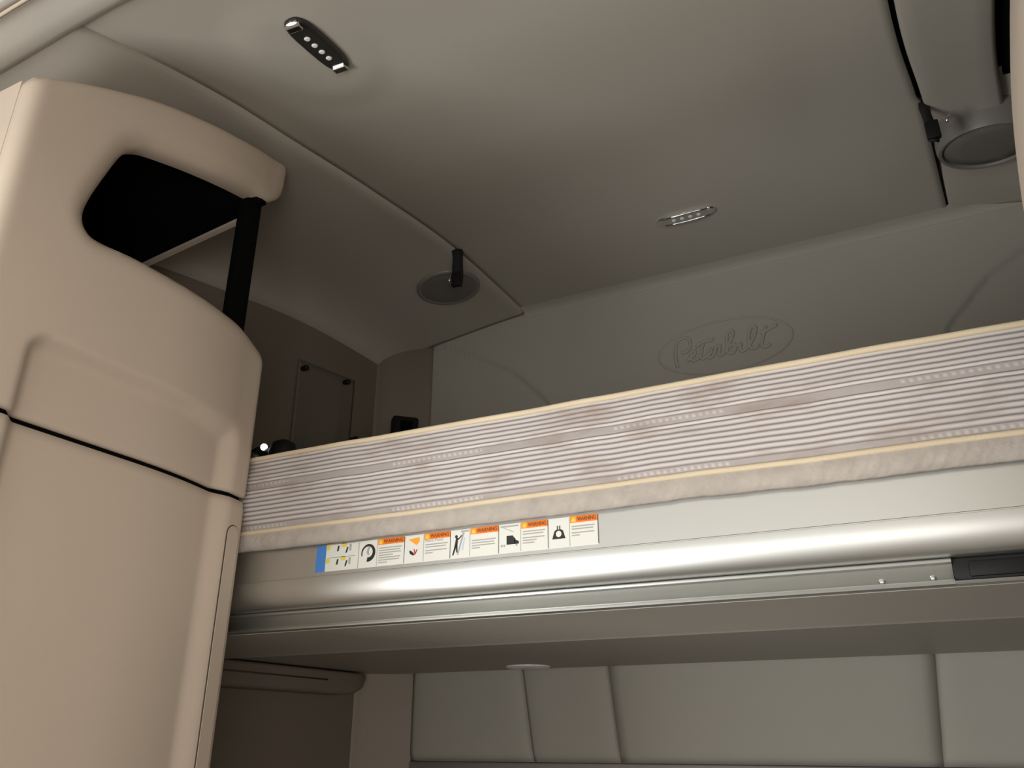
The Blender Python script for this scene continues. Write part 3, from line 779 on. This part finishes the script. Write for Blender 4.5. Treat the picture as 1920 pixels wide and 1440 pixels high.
# ------------------------------------------------------------------ lamps in the headliner
def lamp(name, loc, ang, tilt, label, dark):
    base = thing(name, (0, 0, 0), label, 'lamp', 'slim lamps in the headliner')
    base.location = (loc[0], loc[1], loc[2] + EYE)
    nrm = Vector((0, -tilt[0], 1)).normalized()
    ux = Vector((math.cos(ang), math.sin(ang), math.sin(ang) * tilt[0])).normalized(); vx = nrm.cross(ux)
    base.rotation_euler = Matrix((ux, vx, nrm)).transposed().to_euler()
    L, W = (0.077, 0.0215) if dark else (0.071, 0.0190)
    def outline(l, w, n=28):
        # long lens shape: straight-ish sides, blunt ends
        pts = []
        for k in range(n):
            a = 2 * math.pi * k / n; c, s = math.cos(a), math.sin(a)
            pts.append((l * abs(c) ** 0.55 * (1 if c >= 0 else -1), w * abs(s) ** 0.75 * (1 if s >= 0 else -1)))
        return pts
    def plate(nm, rings, m, parent):
        bm = bmesh.new(); R = []
        for l, w, h in rings: R.append([bm.verts.new((a, b, h)) for a, b in outline(l, w)])
        for i in range(len(R) - 1):
            n = len(R[i])
            for k in range(n): bm.faces.new((R[i][k], R[i][(k + 1) % n], R[i + 1][(k + 1) % n], R[i + 1][k]))
        bm.faces.new(R[0]); bm.faces.new(R[-1])
        bmesh.ops.recalc_face_normals(bm, faces=bm.faces)
        me = bpy.data.meshes.new(nm); bm.to_mesh(me); bm.free(); me.materials.append(MATS[m])
        me.polygons.foreach_set('use_smooth', [True] * len(me.polygons)); me.set_sharp_from_angle(angle=math.radians(35))
        o = bpy.data.objects.new(nm, me); COL.objects.link(o); o.parent = parent; return o
    plate('bezel', [(L, W, 0.004), (L, W, -0.003), (L - 0.002, W - 0.002, -0.006)], 'lens_dark' if dark else 'chrome', base)
    plate('lens', [(L - 0.006, W - 0.006, -0.0055), (L - 0.007, W - 0.007, -0.0075)], 'lens_dark' if dark else 'lens_clear', base)
    for k in range(4):
        bm = bmesh.new()
        disc_bm(bm, (-0.030 + 0.020 * k, 0, -0.0072), Vector((1, 0, 0)), Vector((0, 1, 0)), Vector((0, 0, -1)), [(0.0050, 0), (0.0050, 0.0012), (0.0035, 0.0024)], 18)
        bmesh.ops.recalc_face_normals(bm, faces=bm.faces)
        me = bpy.data.meshes.new('led'); bm.to_mesh(me); bm.free(); me.materials.append(MATS['led_white'])
        o = bpy.data.objects.new('led', me); COL.objects.link(o); o.parent = base
    if dark:
        for s in (-1, 1):
            bm = bmesh.new(); add_box(bm, s * 0.064 - 0.007, s * 0.064 + 0.007, -0.012, 0.012, -0.012, -0.004, 0.002)
            me = bpy.data.meshes.new('end_clip'); bm.to_mesh(me); bm.free(); me.materials.append(MATS['chrome'])
            o = bpy.data.objects.new('end_clip', me); COL.objects.link(o); o.parent = base
    else:
        for s in (-1, 1):
            bm = bmesh.new()
            tube_bm(bm, [(-0.055, s * 0.013, -0.006), (-0.03, s * 0.0155, -0.007), (0, s * 0.016, -0.0075), (0.03, s * 0.0155, -0.007), (0.055, s * 0.013, -0.006)], 0.0032, 8)
            bmesh.ops.recalc_face_normals(bm, faces=bm.faces)
            me = bpy.data.meshes.new('side_strip'); bm.to_mesh(me); bm.free(); me.materials.append(MATS['chrome'])
            me.polygons.foreach_set('use_smooth', [True] * len(me.polygons))
            o = bpy.data.objects.new('side_strip', me); COL.objects.link(o); o.parent = base
    return base
def slope(x, y):
    return (ceil_z(x, y + 0.03) - ceil_z(x, y - 0.03)) / 0.06
x, y = -0.709, 0.747
lamp('ceiling_lamp', (x, y, ceil_z(x, y)), math.pi / 2 + 0.09, (slope(x, y), 0), 'black reading lamp with four white dots, set in the front of the headliner', True)
x, y = -0.362, 1.675
lamp('ceiling_lamp', (x, y, ceil_z(x, y)), 0.0, (slope(x, y), 0), 'bright metal reading lamp set in the headliner above the embossed oval', False)

# ------------------------------------------------------------------ round speakers on the soffits
def puck(loc, u, v, n, r, h, label):
    t = thing('round_speaker', loc, label, 'speaker', 'round speakers on the soffits')
    u, v, n = Vector(u).normalized(), Vector(v).normalized(), Vector(n).normalized()
    bm = bmesh.new()
    disc_bm(bm, loc, u, v, n, [(r, 0), (r, h * 0.5), (r * 0.985, h * 0.8), (r * 0.94, h), (r * 0.88, h * 0.98), (r * 0.86, h * 0.85)], 56)
    from_bm('rim', bm, 'puck_grey', t, True, True, 60)
    bm = bmesh.new()
    disc_bm(bm, Vector(loc) + n * h * 0.84, u, v, n, [(r * 0.858, 0), (r * 0.84, h * 0.06), (r * 0.5, h * 0.12), (r * 0.1, h * 0.14)], 56)
    from_bm('grille', bm, 'puck_face', t, True, True, 60)
    return t
def soff_z(x, y): 
    r = soffit_row(y); return float(np.interp(-x, [-p[0] for p in r], [p[2] for p in r]))
x, y = -1.023, 1.680
zz = soff_z(x, y)
gx = (soff_z(x + .03, y) - soff_z(x - .03, y)) / .06; gy = (soff_z(x, y + .03) - soff_z(x, y - .03)) / .06
nn = Vector((gx, gy, -1)).normalized(); uu = Vector((1, 0, gx)).normalized(); vv = nn.cross(uu)
puck((x, y, zz + 0.001), uu, vv, nn, 0.086, 0.010, 'dark round speaker on the left soffit, partly behind a hanging black strap')
x, y = 0.272, 1.625
zz = zc(y) + 0.004
nn = Vector((-0.1, 0.12, -1)).normalized(); uu = Vector((1, 0, -0.1)).normalized(); vv = nn.cross(uu)
puck((x, y, zz + 0.004), uu, vv, nn, 0.095, 0.056, 'grey round speaker at the upper right, cut off by the pale locker edge')

# ------------------------------------------------------------------ hanging straps
def strap(pts, w, label, buckle_at, glint):
    t = thing('bunk_strap', pts[0], label, 'strap', 'black straps hanging from the headliner seams')
    rows = []
    for i, (x, y, z) in enumerate(pts):
        ww = w * (1 + 0.08 * math.sin(i * 2.1))
        d = Vector((R_.x, R_.y, 0)) * ww / 2
        p = Vector((x, y, z)); q = Vector((0.0015 * math.sin(i * 1.7), -0.002, 0))
        rows.append([tuple(p - d), tuple(p + q), tuple(p + d)])
    sheet('webbing', rows, 'black_web', t, 0.003, (0, 1, 0))
    bx, by, bz = buckle_at
    box('buckle', bx - 0.012, bx + 0.012, by - 0.008, by + 0.004, bz - 0.022, bz + 0.018, 'black_plastic', t, 0.003)
    bm = bmesh.new(); gx_, gy_, gz_ = glint
    tube_bm(bm, [(gx_ - 0.004, gy_, gz_ - 0.006), (gx_ - 0.002, gy_ - 0.002, gz_ + 0.002), (gx_ + 0.004, gy_ - 0.002, gz_ + 0.012)], 0.0025, 8)
    from_bm('metal_hook', bm, 'chrome', t)
x, y = XS + 0.006, 1.54
z = zc(y)
strap([(x - 0.004, y, z + 0.002), (x + 0.002, y - 0.002, z - 0.012), (x + 0.004, y - 0.004, z - 0.03), (x + 0.004, y - 0.004, z - 0.055), (x + 0.005, y - 0.004, z - 0.085), (x + 0.004, y - 0.004, z - 0.112)], 0.027,
      'black webbing strap hanging from the left headliner seam', (x + 0.004, y - 0.006, z - 0.092), (x - 0.014, y - 0.006, z - 0.092))
x, y = 0.157, 1.476
z = zc(y) - 0.006
strap([(x + 0.002, y + 0.004, z + 0.012), (x, y - 0.002, z - 0.01), (x + 0.001, y - 0.003, z - 0.03), (x + 0.003, y - 0.003, z - 0.05), (x + 0.004, y - 0.003, z - 0.075), (x + 0.003, y - 0.003, z - 0.092)], 0.020,
      'black webbing strap with a buckle beside the right round speaker', (x + 0.004, y - 0.004, z - 0.066), (x + 0.034, y - 0.004, z - 0.052))

# ------------------------------------------------------------------ left wall: cloth pocket with studs, things behind the mattress
pk = thing('wall_pocket', (XL, 1.62, 0.55), 'dark cloth pocket pinned by black studs to the left wall', 'pocket')
rows = []
for i in range(25):
    v = i / 24.0; y = 1.50 + 0.235 * v
    row = []
    for j in range(21):
        u = j / 20.0; z = 0.905 - 0.40 * u + 0.03 * v * (1 - u)
        fold = 0.006 * math.sin(9 * v + 4 * u) * u + 0.010 * math.exp(-((v - 0.75 + 0.35 * u * (1 - v)) / 0.06) ** 2) * u
        row.append((XL + 0.005 + 0.6 * fold, y, z))
    rows.append(row)
sheet('cloth', rows, 'pocket_cloth', pk, 0.003, (-1, 0, 0))
for (y, z) in ((1.512, 0.882), (1.686, 0.910), (1.742, 0.760)):
    bm = bmesh.new(); disc_bm(bm, (XL + 0.002, y, z), Vector((0, 1, 0)), Vector((0, 0, 1)), Vector((1, 0, 0)), [(0.0055, 0), (0.0075, 0.014), (0.0075, 0.020), (0.004, 0.024)], 16)
    from_bm('stud', bm, 'black_plastic', pk)
# socket on the corner pillar
t = thing('strap_socket', (-1.30, 1.89, 0.74), 'black rounded socket on the left corner pillar, just above the mattress', 'socket')
ang = math.atan2(0.078, 0.078)
bm = bmesh.new(); add_box(bm, -0.040, 0.036, -0.030, 0.012, -0.075, 0.050, 0.008, 3)
bmesh.ops.rotate(bm, verts=bm.verts, cent=(0, 0, 0), matrix=Matrix.Rotation(math.radians(45), 3, 'Z'))
bmesh.ops.translate(bm, verts=bm.verts, vec=(-1.293, 1.905, 0.815))
from_bm('housing', bm, 'black_plastic', t, True, True, 40)
bm = bmesh.new(); add_box(bm, -0.018, 0.018, -0.034, -0.028, -0.05, 0.034, 0.004, 2)
bmesh.ops.rotate(bm, verts=bm.verts, cent=(0, 0, 0), matrix=Matrix.Rotation(math.radians(45), 3, 'Z'))
bmesh.ops.translate(bm, verts=bm.verts, vec=(-1.293, 1.905, 0.815))
from_bm('cover_plate', bm, 'black_felt', t, True, True, 40)

# small black reading lamp lying at the head of the mattress
t = thing('reading_lamp', (-1.08, 1.14, 0.437), 'small black lamp with a bright white tip on the mattress, beside the cabinet', 'lamp')
bm = bmesh.new()
disc_bm(bm, (-1.125, 1.13, 0.437), Vector((1, 0, 0)), Vector((0, 1, 0)), Vector((0, 0, 1)), [(0.050, 0), (0.050, 0.030), (0.046, 0.048), (0.034, 0.060), (0.012, 0.064)], 32)
from_bm('base', bm, 'black_plastic', t, True, True, 50)
bm = bmesh.new(); tube_bm(bm, smooth_line([(-1.120, 1.13, 0.490), (-1.098, 1.13, 0.503), (-1.076, 1.13, 0.500), (-1.056, 1.13, 0.492)], 5), 0.009, 10)
from_bm('arm', bm, 'black_plastic', t)
bm = bmesh.new(); disc_bm(bm, (-1.036, 1.13, 0.437), Vector((1, 0, 0)), Vector((0, 1, 0)), Vector((0, 0, 1)), [(0.022, 0), (0.027, 0.02), (0.027, 0.055), (0.021, 0.072), (0.008, 0.079)], 28)
from_bm('head', bm, 'black_plastic', t, True, True, 50)
bm = bmesh.new(); bmesh.ops.create_icosphere(bm, subdivisions=3, radius=0.0065, matrix=Matrix.Translation((-1.076, 1.121, 0.506)))
props(from_bm('indicator', bm, 'indicator_white', t), 'small glowing white indicator')

# ------------------------------------------------------------------ long ledge along the left wall below the bunk
t = thing('wall_ledge', (-1.33, 1.45, 0.09), 'tan padded ledge along the left wall under the bunk', 'ledge')
def ledge_prof(x0, x1, z0, z1, r):
    P = []
    for cx_, cz_, a0 in ((x1 - r, z0 + r, -90), (x1 - r, z1 - r * 0.5, 0)):
        for k in range(7):
            a = math.radians(a0 + 15 * k); rr = r if a0 < 0 else r * 0.5
            P.append((cx_ + (r - rr) + rr * math.cos(a), cz_ + rr * math.sin(a)))
    return P + [(x0, z1), (x0, z0)]
def ledge(name, y0, y1, prof, m, parent, taper):
    ring = []; n = len(prof)
    xs0 = min(p[0] for p in prof); zt = max(p[1] for p in prof)
    for y, sc in ((y0, 1.0), (y1 - 0.09, 1.0), (y1 - 0.05, 0.93), (y1 - 0.02, 0.72), (y1, 0.35)):
        sc = 1 + (sc - 1) * taper
        ring.append([(xs0 + (x - xs0) * (0.6 + 0.4 * sc), y, zt + (z - zt) * sc) for x, z in prof])
    vs = [p for r in ring for p in r]
    fs = [(i * n + j, i * n + (j + 1) % n, (i + 1) * n + (j + 1) % n, (i + 1) * n + j) for i in range(4) for j in range(n)]
    fs += [tuple(range(n)), tuple(range(4 * n, 5 * n))]
    return from_py(name, vs, fs, m, parent, True, 50)
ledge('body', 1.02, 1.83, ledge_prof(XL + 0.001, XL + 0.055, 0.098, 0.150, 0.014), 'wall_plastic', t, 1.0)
bm = bmesh.new(); tube_bm(bm, [(XL + 0.0555, 1.02, 0.128), (XL + 0.0555, 1.66, 0.128)], 0.0018, 6)
from_bm('seam', bm, 'seam_dark', t)
